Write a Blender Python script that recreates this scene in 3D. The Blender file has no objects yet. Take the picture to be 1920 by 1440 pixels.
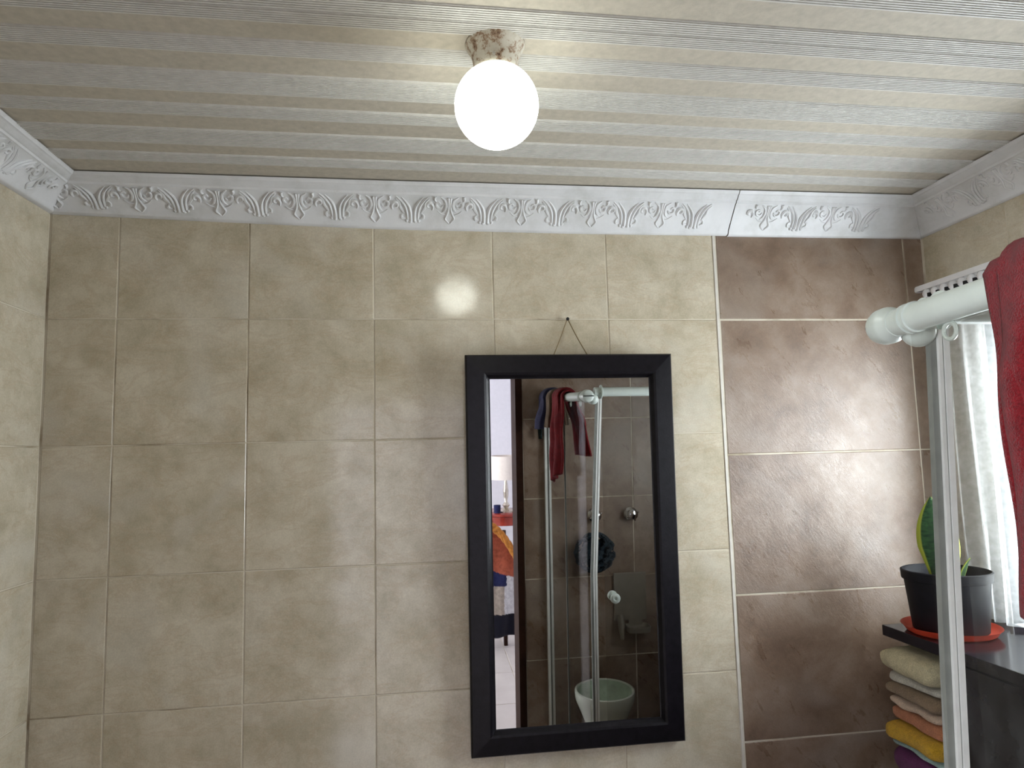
import bpy, bmesh, math, random
from mathutils import Vector, Matrix, noise
random.seed(7)
scene = bpy.context.scene
COL = scene.collection
Z0 = 2.04                       # height above the floor of the first tile joint under the cornice
CEIL = Z0 + 0.36
XL, XR = -0.174, 2.364          # left and right walls
YF = -1.63                      # wall with the doorway (behind the mirror's view)

# ------------------------------------------------------------------ camera
cam_d = bpy.data.cameras.new('camera'); cam = bpy.data.objects.new('camera', cam_d); COL.objects.link(cam)
yaw, pitch, roll = -0.1354, 0.1055, 0.0259
Rz = Matrix.Rotation(yaw, 3, 'Z'); Rx = Matrix.Rotation(pitch, 3, 'X'); Ry = Matrix.Rotation(roll, 3, 'Y')
Rm = Rz @ Rx @ Ry
right, fwd, up = Rm.col[0], Rm.col[1], Rm.col[2]
m = Matrix((right, up, -fwd)).transposed().to_4x4()
m.translation = Vector((0.7884, -1.9384, Z0 - 0.393))
cam.matrix_world = m
cam_d.sensor_fit = 'HORIZONTAL'; cam_d.sensor_width = 36; cam_d.lens = 1305.7 * 36 / 1920
cam_d.clip_start = 0.02
scene.camera = cam

# ------------------------------------------------------------------ world, daylight, exposure
w = bpy.data.worlds.new('daylight'); scene.world = w; w.use_nodes = True
bg = w.node_tree.nodes['Background']; bg.inputs[0].default_value = (0.86, 0.93, 1.0, 1); bg.inputs[1].default_value = 2.5

def area(name, loc, rot, sx, sy, power, col):
    l = bpy.data.lights.new(name, 'AREA'); l.shape = 'RECTANGLE'; l.size = sx; l.size_y = sy; l.energy = power; l.color = col
    o = bpy.data.objects.new(name, l); COL.objects.link(o); o.location = loc; o.rotation_euler = rot
    return o
# daylight falling in through the bathroom window and through the bedroom window
area('window_daylight', (2.75, -0.53, Z0 - 0.42), (0, math.radians(90), 0), 1.1, 1.1, 66, (0.93, 0.97, 1.0))
area('bedroom_daylight', (-1.95, -3.5, 1.5), (0, math.radians(-90), 0), 1.5, 1.7, 135, (0.93, 0.96, 1.0))

vs = scene.view_settings
vs.view_transform = 'Standard'; vs.look = 'None'; vs.gamma = 1.0; vs.use_curve_mapping = False
vs.exposure = 0.6

# ------------------------------------------------------------------ materials
MATS = {}
def new_mat(name):
    mt = bpy.data.materials.new(name); mt.use_nodes = True
    nt = mt.node_tree; b = nt.nodes['Principled BSDF']; MATS[name] = mt
    return mt, nt, b
def N(nt, t, **kw):
    n = nt.nodes.new(t)
    for k, v in kw.items():
        if k in n.inputs: n.inputs[k].default_value = v
        else: setattr(n, k, v)
    return n
def ramp(nt, fac, stops):
    r = nt.nodes.new('ShaderNodeValToRGB'); e = r.color_ramp.elements
    while len(e) < len(stops): e.new(0.5)
    for el, (p, c) in zip(e, stops): el.position = p; el.color = (*c, 1)
    nt.links.new(fac, r.inputs[0]); return r
def bump(nt, b, h, strength=0.2, dist=0.005):
    n = N(nt, 'ShaderNodeBump', Strength=strength, Distance=dist)
    nt.links.new(h, n.inputs['Height']); nt.links.new(n.outputs[0], b.inputs['Normal']); return n
def mixc(nt, fac, a, b_, mode='MIX'):
    n = nt.nodes.new('ShaderNodeMix'); n.data_type = 'RGBA'; n.blend_type = mode
    for sock, v in ((n.inputs[0], fac), (n.inputs[6], a), (n.inputs[7], b_)):
        if isinstance(v, (int, float)): sock.default_value = v
        elif isinstance(v, tuple): sock.default_value = (*v, 1)
        else: nt.links.new(v, sock)
    return n.outputs[2]
def pos_rand(nt, k=40.0, use_rand=True):
    g = N(nt, 'ShaderNodeNewGeometry'); 
    if not use_rand: return g.outputs['Position']
    oi = N(nt, 'ShaderNodeObjectInfo'); mu = N(nt, 'ShaderNodeMath', operation='MULTIPLY'); mu.inputs[1].default_value = k
    nt.links.new(oi.outputs['Random'], mu.inputs[0])
    ad = N(nt, 'ShaderNodeVectorMath', operation='ADD')
    nt.links.new(g.outputs['Position'], ad.inputs[0]); nt.links.new(mu.outputs[0], ad.inputs[1])
    return ad.outputs[0]
def noise_tex(nt, vec, scale, detail=6, rough=0.6, dist=0.0):
    n = N(nt, 'ShaderNodeTexNoise'); n.inputs['Scale'].default_value = scale; n.inputs['Detail'].default_value = detail
    n.inputs['Roughness'].default_value = rough; n.inputs['Distortion'].default_value = dist
    nt.links.new(vec, n.inputs['Vector']); return n

def plain(name, col, rough=0.5, metal=0.0, coat=0.0, var=0.06, scale=30, bumps=0.0, bscale=80, spec=0.5, sub=0.0):
    mt, nt, b = new_mat(name)
    p = pos_rand(nt, 10); n = noise_tex(nt, p, scale)
    lo = tuple(max(0, c * (1 - var * 2)) for c in col); hi = tuple(min(1, c * (1 + var * 2)) for c in col)
    r = ramp(nt, n.outputs['Fac'], [(0.25, lo), (0.75, hi)])
    nt.links.new(r.outputs[0], b.inputs['Base Color'])
    b.inputs['Roughness'].default_value = rough; b.inputs['Metallic'].default_value = metal
    b.inputs['Coat Weight'].default_value = coat; b.inputs['Specular IOR Level'].default_value = spec
    if bumps:
        n2 = noise_tex(nt, p, bscale, 4); bump(nt, b, n2.outputs['Fac'], bumps, 0.004)
    return mt

def tile_mat(name, cols, veincol, patchcol, rough, scale=7.0, bstr=0.05):
    mt, nt, b = new_mat(name)
    p = pos_rand(nt, 60)
    n1 = noise_tex(nt, p, scale, 9, 0.68, 0.15)
    r1 = ramp(nt, n1.outputs['Fac'], [(0.36, cols[0]), (0.5, cols[1]), (0.63, cols[2])])
    mp = N(nt, 'ShaderNodeMapping'); mp.inputs['Rotation'].default_value = (0, 0.7, 0); mp.inputs['Scale'].default_value = (1, 1, 2.2)
    nt.links.new(p, mp.inputs[0])
    n2 = noise_tex(nt, mp.outputs[0], scale * 0.8, 7, 0.65, 0.7)
    r2 = ramp(nt, n2.outputs['Fac'], [(0.46, (0, 0, 0)), (0.5, (1, 1, 1)), (0.54, (0, 0, 0))])
    mu = N(nt, 'ShaderNodeMath', operation='MULTIPLY'); mu.inputs[1].default_value = 0.3 if 'beige' in name else 0.05
    nt.links.new(r2.outputs[0], mu.inputs[0])
    c = mixc(nt, mu.outputs[0], r1.outputs[0], veincol)
    n3 = noise_tex(nt, p, scale * 0.45, 3, 0.5, 0.8)
    r3 = ramp(nt, n3.outputs['Fac'], [(0.52, (0, 0, 0)), (0.72, (0.5, 0.5, 0.5))])
    c = mixc(nt, r3.outputs[0], c, patchcol)
    n4 = noise_tex(nt, p, 260, 3, 0.7)
    r4 = ramp(nt, n4.outputs['Fac'], [(0.3, (0.9, 0.9, 0.9)), (0.7, (1.08, 1.08, 1.08))])
    c = mixc(nt, 1.0, c, r4.outputs[0], 'MULTIPLY')
    nt.links.new(c, b.inputs['Base Color'])
    b.inputs['Roughness'].default_value = rough
    bump(nt, b, n1.outputs['Fac'], bstr, 0.004)
    return mt, nt, b
tile_mat('beige_tile', [(0.46, 0.40, 0.29), (0.56, 0.495, 0.375), (0.645, 0.58, 0.455)], (0.46, 0.34, 0.22), (0.66, 0.62, 0.53), 0.125, 8, 0.012)
MATS['beige_tile'].node_tree.nodes['Principled BSDF'].inputs['Specular IOR Level'].default_value = 0.5
mt, nt, b = tile_mat('brown_tile', [(0.17, 0.107, 0.07), (0.24, 0.163, 0.113), (0.31, 0.23, 0.175)], (0.12, 0.076, 0.047), (0.38, 0.325, 0.28), 0.33, 6, 0.3)
b.inputs['Specular IOR Level'].default_value = 0.8
p_ = pos_rand(nt, 60); mp_ = N(nt, 'ShaderNodeMapping'); mp_.inputs['Scale'].default_value = (1, 1, 2.6); mr_ = N(nt, 'ShaderNodeMapping'); mr_.inputs['Rotation'].default_value = (0, -0.95, 0); nt.links.new(p_, mr_.inputs[0]); nt.links.new(mr_.outputs[0], mp_.inputs[0])
ng = noise_tex(nt, mp_.outputs[0], 7, 8, 0.7, 0.3); rg = ramp(nt, ng.outputs['Fac'], [(0.35, (0.24,) * 3), (0.65, (0.46,) * 3)]); nt.links.new(rg.outputs[0], b.inputs['Roughness'])
nb = noise_tex(nt, p_, 330, 3, 0.6); nb2 = noise_tex(nt, mp_.outputs[0], 22, 9, 0.75)
ad_ = N(nt, 'ShaderNodeMath', operation='MULTIPLY_ADD'); ad_.inputs[1].default_value = 0.25; nt.links.new(nb.outputs['Fac'], ad_.inputs[0]); nt.links.new(nb2.outputs['Fac'], ad_.inputs[2])
bump(nt, b, ad_.outputs[0], 0.35, 0.004)

def grout_mat():
    mt, nt, b = new_mat('grout')
    p = pos_rand(nt, 1, False); n = noise_tex(nt, p, 4, 5, 0.6)
    r = ramp(nt, n.outputs['Fac'], [(0.36, (0.30, 0.24, 0.16)), (0.5, (0.62, 0.56, 0.45)), (0.7, (0.68, 0.63, 0.53))])
    nt.links.new(r.outputs[0], b.inputs['Base Color']); b.inputs['Roughness'].default_value = 0.9
grout_mat()
plain('white_grout', (0.66, 0.62, 0.55), 0.6, var=0.05, scale=40)
plain('plaster', (0.82, 0.82, 0.84), 0.55, var=0.04, scale=14, bumps=0.15, bscale=60)
def cornice_mat():
    mt, nt, b = new_mat('cornice_paint')
    p = pos_rand(nt, 1, False); n = noise_tex(nt, p, 9, 7, 0.65)
    r = ramp(nt, n.outputs['Fac'], [(0.3, (0.58, 0.58, 0.57)), (0.52, (0.71, 0.71, 0.72)), (0.8, (0.77, 0.77, 0.78))])
    nt.links.new(r.outputs[0], b.inputs['Base Color']); b.inputs['Roughness'].default_value = 0.45
    n2 = noise_tex(nt, p, 120, 4); bump(nt, b, n2.outputs['Fac'], 0.12, 0.003)
cornice_mat()
plain('ceiling_board', (0.475, 0.43, 0.355), 0.75, var=0.07, scale=60, bumps=0.1, bscale=200)
plain('ceiling_rib', (0.60, 0.585, 0.55), 0.5, var=0.05, scale=50, bumps=0.2, bscale=90)
plain('black_frame', (0.006, 0.005, 0.007), 0.36, spec=0.22, var=0.3, scale=60, bumps=0.1, bscale=220)
mt, nt, b = new_mat('mirror_silver'); b.inputs['Metallic'].default_value = 1; b.inputs['Roughness'].default_value = 0.012
n = noise_tex(nt, pos_rand(nt, 1, False), 3); r = ramp(nt, n.outputs['Fac'], [(0.3, (0.52, 0.515, 0.51)), (0.7, (0.55, 0.545, 0.54))]); nt.links.new(r.outputs[0], b.inputs['Base Color'])
plain('cord', (0.22, 0.16, 0.08), 0.8)
plain('steel', (0.45, 0.43, 0.40), 0.35, 1.0)
plain('chrome', (0.75, 0.75, 0.76), 0.12, 1.0, var=0.02)
plain('brass', (0.55, 0.40, 0.14), 0.3, 1.0)
plain('white_plastic', (0.60, 0.66, 0.62), 0.3, var=0.03, scale=20)
plain('aluminium', (0.88, 0.89, 0.88), 0.35, 0.0, var=0.05, scale=25)
plain('grey_seal', (0.24, 0.25, 0.235), 0.5, var=0.1)
plain('dark_gap', (0.01, 0.01, 0.01), 0.9)
plain('black_plastic', (0.006, 0.006, 0.009), 0.6, spec=0.2, var=0.2)
plain('soil', (0.03, 0.02, 0.014), 0.95, var=0.4, scale=120, bumps=0.8)
plain('orange_plastic', (0.62, 0.065, 0.03), 0.4, var=0.05)
plain('black_lacquer', (0.012, 0.010, 0.014), 0.16, var=0.25, scale=9, spec=0.25)
plain('dark_wood', (0.035, 0.014, 0.008), 0.75, spec=0.15, var=0.2, scale=20)
plain('red_wood', (0.30, 0.035, 0.02), 0.25, var=0.2, scale=14, coat=0.3)
plain('bedroom_wall', (0.80, 0.79, 0.84), 0.85, var=0.02)
plain('bedroom_floor_tile', (0.62, 0.57, 0.53), 0.35, var=0.06, scale=5)
plain('bath_floor', (0.22, 0.16, 0.115), 0.35, var=0.12, scale=6)
plain('porcelain', (0.66, 0.70, 0.62), 0.18, var=0.04, scale=6, coat=0.3)
plain('porcelain_inside', (0.50, 0.60, 0.48), 0.2, var=0.12, scale=18)
plain('grey_caddy', (0.25, 0.22, 0.18), 0.35, var=0.08, scale=12)
plain('lamp_shade', (0.86, 0.78, 0.70), 0.8, var=0.03)
plain('silver', (0.62, 0.56, 0.46), 0.18, 1.0)

def cloth(name, col, var=0.12, bs=0.9, scale=420):
    mt, nt, b = new_mat(name)
    p = pos_rand(nt, 5); n = noise_tex(nt, p, 45, 5); n2 = noise_tex(nt, p, scale, 3, 0.7)
    lo = tuple(c * (1 - var * 2) for c in col); hi = tuple(min(1, c * (1 + var * 2)) for c in col)
    r = ramp(nt, n.outputs['Fac'], [(0.3, lo), (0.7, hi)])
    r2 = ramp(nt, n2.outputs['Fac'], [(0.3, (0.65, 0.65, 0.65)), (0.65, (1.15, 1.15, 1.15))])
    c = mixc(nt, 1.0, r.outputs[0], r2.outputs[0], 'MULTIPLY'); nt.links.new(c, b.inputs['Base Color'])
    b.inputs['Roughness'].default_value = 0.95; b.inputs['Specular IOR Level'].default_value = 0.1
    b.inputs['Sheen Weight'].default_value = 0.12
    bump(nt, b, n2.outputs['Fac'], bs, 0.004); return mt
cloth('red_terry', (0.175, 0.007, 0.011)); cloth('red_hem', (0.42, 0.06, 0.03))
cloth('navy_terry', (0.035, 0.035, 0.085)); cloth('brown_terry', (0.16, 0.11, 0.075)); cloth('green_cloth', (0.02, 0.045, 0.045))
cloth('orange_terry', (0.55, 0.15, 0.02))
for nm, c in dict(cream_terry=(0.60, 0.53, 0.34), ivory_terry=(0.58, 0.55, 0.47), taupe_terry=(0.27, 0.19, 0.12), blush_terry=(0.66, 0.50, 0.38),
                  terracotta_terry=(0.50, 0.20, 0.10), mustard_terry=(0.62, 0.36, 0.03), aqua_terry=(0.36, 0.50, 0.47), plum_terry=(0.13, 0.02, 0.10)).items(): cloth(nm, c, 0.08)
cloth('rust_knit', (0.50, 0.13, 0.07)); cloth('navy_knit', (0.025, 0.03, 0.10)); cloth('white_knit', (0.78, 0.77, 0.78)); cloth('sand_knit', (0.48, 0.41, 0.34)); cloth('black_knit', (0.012, 0.012, 0.022))
cloth('orange_knit', (0.66, 0.26, 0.05)); cloth('loofah_net', (0.02, 0.035, 0.05))

def leaf_mat():
    mt, nt, b = new_mat('snake_leaf')
    uv = N(nt, 'ShaderNodeUVMap'); sp = N(nt, 'ShaderNodeSeparateXYZ'); nt.links.new(uv.outputs[0], sp.inputs[0])
    a = N(nt, 'ShaderNodeMath', operation='SUBTRACT'); a.inputs[1].default_value = 0.5; nt.links.new(sp.outputs[0], a.inputs[0])
    ab = N(nt, 'ShaderNodeMath', operation='ABSOLUTE'); nt.links.new(a.outputs[0], ab.inputs[0])
    mp = N(nt, 'ShaderNodeMapping'); mp.inputs['Scale'].default_value = (2.5, 22, 1); nt.links.new(uv.outputs[0], mp.inputs[0])
    n = noise_tex(nt, mp.outputs[0], 1.5, 4, 0.6, 0.8)
    r = ramp(nt, n.outputs['Fac'], [(0.35, (0.006, 0.024, 0.008)), (0.65, (0.03, 0.085, 0.025))])
    e = ramp(nt, ab.outputs[0], [(0.37, (0, 0, 0)), (0.41, (1, 1, 1))])
    c = mixc(nt, e.outputs[0], r.outputs[0], (0.34, 0.38, 0.05)); nt.links.new(c, b.inputs['Base Color'])
    b.inputs['Roughness'].default_value = 0.6; b.inputs['Specular IOR Level'].default_value = 0.2
leaf_mat()

def glass_mat(name, tint, dirt, scale):
    mt = bpy.data.materials.new(name); mt.use_nodes = True; MATS[name] = mt; nt = mt.node_tree
    nt.nodes.remove(nt.nodes['Principled BSDF']); out = nt.nodes['Material Output']
    tr = N(nt, 'ShaderNodeBsdfTransparent'); tr.inputs[0].default_value = (*tint, 1)
    gl = N(nt, 'ShaderNodeBsdfGlossy'); gl.inputs['Roughness'].default_value = 0.03
    lw = N(nt, 'ShaderNodeLayerWeight', Blend=0.5); pw = N(nt, 'ShaderNodeMath', operation='POWER'); pw.inputs[1].default_value = 5.0
    nt.links.new(lw.outputs['Facing'], pw.inputs[0]); fr = N(nt, 'ShaderNodeMath', operation='MULTIPLY_ADD'); fr.inputs[1].default_value = 0.25; fr.inputs[2].default_value = 0.012
    nt.links.new(pw.outputs[0], fr.inputs[0])
    m1 = N(nt, 'ShaderNodeMixShader'); nt.links.new(fr.outputs[0], m1.inputs[0]); nt.links.new(tr.outputs[0], m1.inputs[1]); nt.links.new(gl.outputs[0], m1.inputs[2])
    df = N(nt, 'ShaderNodeBsdfDiffuse'); df.inputs[0].default_value = (0.75, 0.77, 0.80, 1)
    tl = N(nt, 'ShaderNodeBsdfTranslucent'); tl.inputs[0].default_value = (0.75, 0.77, 0.80, 1)
    m2 = N(nt, 'ShaderNodeMixShader'); m2.inputs[0].default_value = 0.5; nt.links.new(df.outputs[0], m2.inputs[1]); nt.links.new(tl.outputs[0], m2.inputs[2])
    g = N(nt, 'ShaderNodeNewGeometry'); mp = N(nt, 'ShaderNodeMapping'); mp.inputs['Scale'].default_value = (1, 1, 0.35); nt.links.new(g.outputs['Position'], mp.inputs[0])
    n = noise_tex(nt, mp.outputs[0], scale, 8, 0.7)
    r = ramp(nt, n.outputs['Fac'], [(0.45, (dirt * 0.08,) * 3), (0.75, (dirt,) * 3)])
    m3 = N(nt, 'ShaderNodeMixShader'); nt.links.new(r.outputs[0], m3.inputs[0]); nt.links.new(m1.outputs[0], m3.inputs[1]); nt.links.new(m2.outputs[0], m3.inputs[2])
    nt.links.new(m3.outputs[0], out.inputs[0])
glass_mat('shower_glass', (0.93, 0.93, 0.92), 0.022, 30)
glass_mat('window_glass', (0.95, 0.97, 0.97), 0.03, 12)
def sheer_mat():
    mt = bpy.data.materials.new('sheer_net'); mt.use_nodes = True; MATS['sheer_net'] = mt; nt = mt.node_tree
    nt.nodes.remove(nt.nodes['Principled BSDF']); out = nt.nodes['Material Output']
    tr = N(nt, 'ShaderNodeBsdfTransparent'); df = N(nt, 'ShaderNodeBsdfDiffuse'); df.inputs[0].default_value = (0.8, 0.82, 0.85, 1)
    tl = N(nt, 'ShaderNodeBsdfTranslucent'); tl.inputs[0].default_value = (0.85, 0.87, 0.9, 1)
    m2 = N(nt, 'ShaderNodeMixShader'); m2.inputs[0].default_value = 0.6; nt.links.new(df.outputs[0], m2.inputs[1]); nt.links.new(tl.outputs[0], m2.inputs[2])
    n = noise_tex(nt, pos_rand(nt, 1, False), 60, 4); r = ramp(nt, n.outputs['Fac'], [(0.3, (0.36,) * 3), (0.7, (0.52,) * 3)])
    m3 = N(nt, 'ShaderNodeMixShader'); nt.links.new(r.outputs[0], m3.inputs[0]); nt.links.new(tr.outputs[0], m3.inputs[1]); nt.links.new(m2.outputs[0], m3.inputs[2])
    nt.links.new(m3.outputs[0], out.inputs[0])
sheer_mat()
def globe_mat():
    mt, nt, b = new_mat('lit_opal_glass'); b.inputs['Base Color'].default_value = (0.9, 0.92, 0.88, 1)
    tc = N(nt, 'ShaderNodeTexCoord'); sp = N(nt, 'ShaderNodeSeparateXYZ'); nt.links.new(tc.outputs['Object'], sp.inputs[0])
    mr = N(nt, 'ShaderNodeMapRange'); nt.links.new(sp.outputs[2], mr.inputs[0])      # the bulb hangs low: the neck of the globe glows less
    for i_, v_ in zip((1, 2, 3, 4), (-0.125, -0.058, 9.5, 1.2)): mr.inputs[i_].default_value = v_
    nt.links.new(mr.outputs[0], b.inputs['Emission Strength'])
    b.inputs['Emission Color'].default_value = (0.97, 1.0, 0.90, 1)
    b.inputs['Roughness'].default_value = 0.2
globe_mat()
def rust_mat():
    mt, nt, b = new_mat('rusted_paint'); p = pos_rand(nt, 1, False)
    n = noise_tex(nt, p, 55, 8, 0.75); n2 = noise_tex(nt, p, 200, 3, 0.7)
    r = ramp(nt, n.outputs['Fac'], [(0.34, (0.07, 0.03, 0.015)), (0.43, (0.30, 0.20, 0.13)), (0.50, (0.52, 0.48, 0.40)), (0.8, (0.60, 0.56, 0.49))])
    nt.links.new(r.outputs[0], b.inputs['Base Color']); b.inputs['Roughness'].default_value = 0.7; bump(nt, b, n2.outputs['Fac'], 0.4, 0.002)
rust_mat()

# ------------------------------------------------------------------ mesh helpers
class MB:
    def __init__(s): s.v = []; s.f = []; s.uv = None
    def box(s, a, b_):
        x0, y0, z0 = a; x1, y1, z1 = b_; o = len(s.v)
        s.v += [(x0,y0,z0),(x1,y0,z0),(x1,y1,z0),(x0,y1,z0),(x0,y0,z1),(x1,y0,z1),(x1,y1,z1),(x0,y1,z1)]
        s.f += [tuple(o+i for i in q) for q in ((0,3,2,1),(4,5,6,7),(0,1,5,4),(1,2,6,5),(2,3,7,6),(3,0,4,7))]; return s
    def grid(s, rows, close=False):
        o = len(s.v); n = len(rows[0])
        for r in rows: s.v += [tuple(p) for p in r]
        for i in range(len(rows)-1):
            for j in range(n if close else n-1):
                k = (j+1) % n
                s.f.append((o+i*n+j, o+i*n+k, o+(i+1)*n+k, o+(i+1)*n+j))
        return s
    def lathe(s, prof, c=(0,0,0), axis='Z', seg=24, cap=True):
        rows = []
        for r, h in prof:
            row = []
            for k in range(seg):
                a = 2*math.pi*k/seg; u, v_ = r*math.cos(a), r*math.sin(a)
                p = {'Z': (u, v_, h), 'Y': (u, h, v_), 'X': (h, u, v_)}[axis]
                row.append((c[0]+p[0], c[1]+p[1], c[2]+p[2]))
            rows.append(row)
        o = len(s.v); s.grid(rows, True)
        if cap:
            n = len(prof)
            if prof[0][0] > 1e-5: s.f.append(tuple(o+k for k in range(seg)))
            if prof[-1][0] > 1e-5: s.f.append(tuple(o+(n-1)*seg+k for k in range(seg)))
        return s
    def tube(s, pts, rad, seg=8, cap=True, flat=None):
        pts = [Vector(p) for p in pts]; n = len(pts)
        if isinstance(rad, (int, float)): rad = [rad]*n
        rows = []; prev = None
        for i, p in enumerate(pts):
            t = (pts[min(i+1, n-1)] - pts[max(i-1, 0)]).normalized()
            ref = prev if prev else (Vector((0,0,1)) if abs(t.z) < 0.9 else Vector((0,1,0)))
            a = (ref - t*ref.dot(t)).normalized(); b_ = t.cross(a); prev = a
            row = []
            for k in range(seg):
                ang = 2*math.pi*k/seg; d = a*math.cos(ang) + b_*math.sin(ang)
                q = p + d*rad[i]
                if flat: q = p + flat(d*rad[i])
                row.append(q)
            rows.append(row)
        o = len(s.v); s.grid(rows, True)
        if cap: s.f.append(tuple(o+k for k in range(seg))); s.f.append(tuple(o+(n-1)*seg+k for k in range(seg)))
        return s
    def ball(s, c, r, su=10, sv=6, sc=(1,1,1)):
        rows = []
        for i in range(sv+1):
            th = math.pi*i/sv
            rr = max(math.sin(th), 1e-4)
            rows.append([(c[0]+r*sc[0]*rr*math.cos(2*math.pi*k/su), c[1]+r*sc[1]*rr*math.sin(2*math.pi*k/su), c[2]+r*sc[2]*math.cos(th)) for k in range(su)])
        return s.grid(rows, True)
    def mesh(s, name, mat, smooth=False, weld=True):
        me = bpy.data.meshes.new(name); me.from_pydata([tuple(v) for v in s.v], [], s.f)
        bm = bmesh.new(); bm.from_mesh(me)
        if weld: bmesh.ops.remove_doubles(bm, verts=bm.verts, dist=1e-6)
        bmesh.ops.recalc_face_normals(bm, faces=bm.faces)
        bm.to_mesh(me); bm.free()
        mats = mat if isinstance(mat, (list, tuple)) else [mat]
        for q in mats: me.materials.append(MATS[q])
        if smooth:
            for p in me.polygons: p.use_smooth = True
            try: me.set_sharp_from_angle(angle=math.radians(40))
            except Exception: pass
        return me
    def build(s, name, mat, parent=None, smooth=False, loc=None):
        return link(name, s.mesh(name, mat, smooth), parent, loc)
def link(name, me, parent=None, loc=None):
    o = bpy.data.objects.new(name, me); COL.objects.link(o)
    if parent: o.parent = parent
    if loc: o.location = loc
    return o
def empty(name, loc=(0,0,0)):
    o = bpy.data.objects.new(name, None); COL.objects.link(o); o.location = loc; o.empty_display_size = 0.05; return o
def tag(o, label=None, cat=None, group=None, kind=None):
    if label: o['label'] = label
    if cat: o['category'] = cat
    if group: o['group'] = group
    if kind: o['kind'] = kind
    return o
def struct(o, label, cat):
    return tag(o, label, cat, kind='structure')
def bevel(o, w=0.003, seg=2):
    md = o.modifiers.new('edge', 'BEVEL'); md.width = w; md.segments = seg; md.limit_method = 'ANGLE'; return o

# ------------------------------------------------------------------ tiles
TILE_CACHE = {}
def tile_mesh(w_, h_, mat, t=0.0045, bv=0.0016):
    key = (round(w_, 4), round(h_, 4), mat)
    if key in TILE_CACHE: return TILE_CACHE[key]
    # local frame: x across, z up, face towards -y; origin in the middle of the back
    a, c = w_/2, h_/2
    v = [(-a,0,-c),(a,0,-c),(a,0,c),(-a,0,c),(-a,-t+bv,-c),(a,-t+bv,-c),(a,-t+bv,c),(-a,-t+bv,c),
         (-a+bv,-t,-c+bv),(a-bv,-t,-c+bv),(a-bv,-t,c-bv),(-a+bv,-t,c-bv)]
    f = [(8,9,10,11)] + [(4+i,4+(i+1)%4,8+(i+1)%4,8+i) for i in range(4)] + [(i,(i+1)%4,4+(i+1)%4,4+i) for i in range(4)]
    mb = MB(); mb.v = v; mb.f = f
    TILE_CACHE[key] = mb.mesh('tile', mat); return TILE_CACHE[key]
TPROUD = 0.0045; GROUT = 0.002          # tile thickness above the slab face / slab face behind the tile face
def put_tiles(parent, frame, us, zs, mat, gap=0.0028, skip=None, tilt=0.0016, special=None):
    """frame(u, out, z) -> world; us, zs: joint positions. out = distance into the room"""
    o0 = Vector(frame(0,0,0)); ax = Vector(frame(1,0,0)) - o0; nr = Vector(frame(0,1,0)) - o0
    rot = Matrix((ax, -nr, Vector((0,0,1)))).transposed()
    for i in range(len(us)-1):
        for j in range(len(zs)-1):
            u0, u1 = sorted((us[i], us[i+1])); z0, z1 = sorted((zs[j], zs[j+1]))
            if skip and skip((u0+u1)/2, (z0+z1)/2): continue
            w_, h_ = u1-u0-gap, z1-z0-gap
            if w_ < 0.004 or h_ < 0.004: continue
            o = link('tile', tile_mesh(w_, h_, mat), parent)
            c = Vector(frame((u0+u1)/2, -TPROUD + random.uniform(-0.0005, 0.0003), (z0+z1)/2))
            ta, tb = random.uniform(-tilt, tilt), random.uniform(-tilt, tilt)
            if special and (i, j) in special: ta, tb = special[(i, j)]
            M = rot @ Matrix.Rotation(ta, 3, 'X') @ Matrix.Rotation(tb, 3, 'Z')
            M = M.to_4x4(); M.translation = c; o.matrix_local = M

P = 0.335
# ---- back wall
wb = MB().box((XL-0.15, GROUT, 0), (XR+0.3, 0.15, Z0+0.5)).build('wall_back', 'grout')
struct(wb, 'back wall with beige square tiles and a brown tiled strip', 'wall')
fb = lambda u, o, z: (u, -o, z)
zrows = [Z0+0.30] + [Z0 - P*k for k in range(0, 7)]; zrows[-1] = 0.0
cols = [XL+0.002, 0, P, 2*P, 3*P, 4*P, 1.671]
put_tiles(wb, fb, cols, zrows, 'beige_tile', special={(3, 0): (0.005, -0.005)})
brows = [Z0+0.30] + [Z0 - 0.40*k for k in range(0, 6)]; brows[-1] = 0.0
put_tiles(wb, fb, [1.681, 2.2975, XR-0.001], brows, 'brown_tile', gap=0.0042, tilt=0.003)
MB().box((1.672, -0.0008, 0.0), (1.6795, GROUT+0.002, Z0+0.29)).build('tile_trim', 'white_grout', wb)
# ---- left wall
wl = MB().box((XL-0.15, YF-0.15, 0), (XL-GROUT, 0.15, Z0+0.5)).build('wall_left', 'grout')
struct(wl, 'left wall of pale beige square tiles beside the corner', 'wall')
fl = lambda u, o, z: (XL+o, u, z)
put_tiles(wl, fl, [-0.002] + [-P*k for k in range(1, 5)] + [YF], zrows, 'beige_tile')
# ---- right wall with the window opening
WY0, WY1, WZ0, WZ1 = -0.96, -0.205, Z0-0.875, Z0-0.055
mb = MB(); x0, x1 = XR+GROUT, XR+0.16
mb.box((x0, YF-0.15, 0), (x1, WY0, Z0+0.5)); mb.box((x0, WY1, 0), (x1, 0.15, Z0+0.5))
mb.box((x0, WY0, 0), (x1, WY1, WZ0)); mb.box((x0, WY0, WZ1), (x1, WY1, Z0+0.5))
wr = mb.build('wall_right', 'grout'); struct(wr, 'right wall of beige tiles around the bright window', 'wall')
fr_ = lambda u, o, z: (XR-o, u, z)
put_tiles(wr, fr_, [-0.002, -0.312, -0.647, WY0], [WZ1, Z0+0.30], 'beige_tile')
put_tiles(wr, fr_, [-0.002, WY1], [WZ1, Z0-0.335, Z0-0.67, WZ0], 'beige_tile')
put_tiles(wr, fr_, [-0.002, -0.312, -0.647, WY0], [WZ0, Z0-1.18, Z0-1.515, Z0-1.85, 0], 'beige_tile')
put_tiles(wr, fr_, [WY0, YF], [Z0+0.30, Z0+0.087] + [Z0-0.313-0.4*k for k in range(5)], 'brown_tile', gap=0.004)
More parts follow.
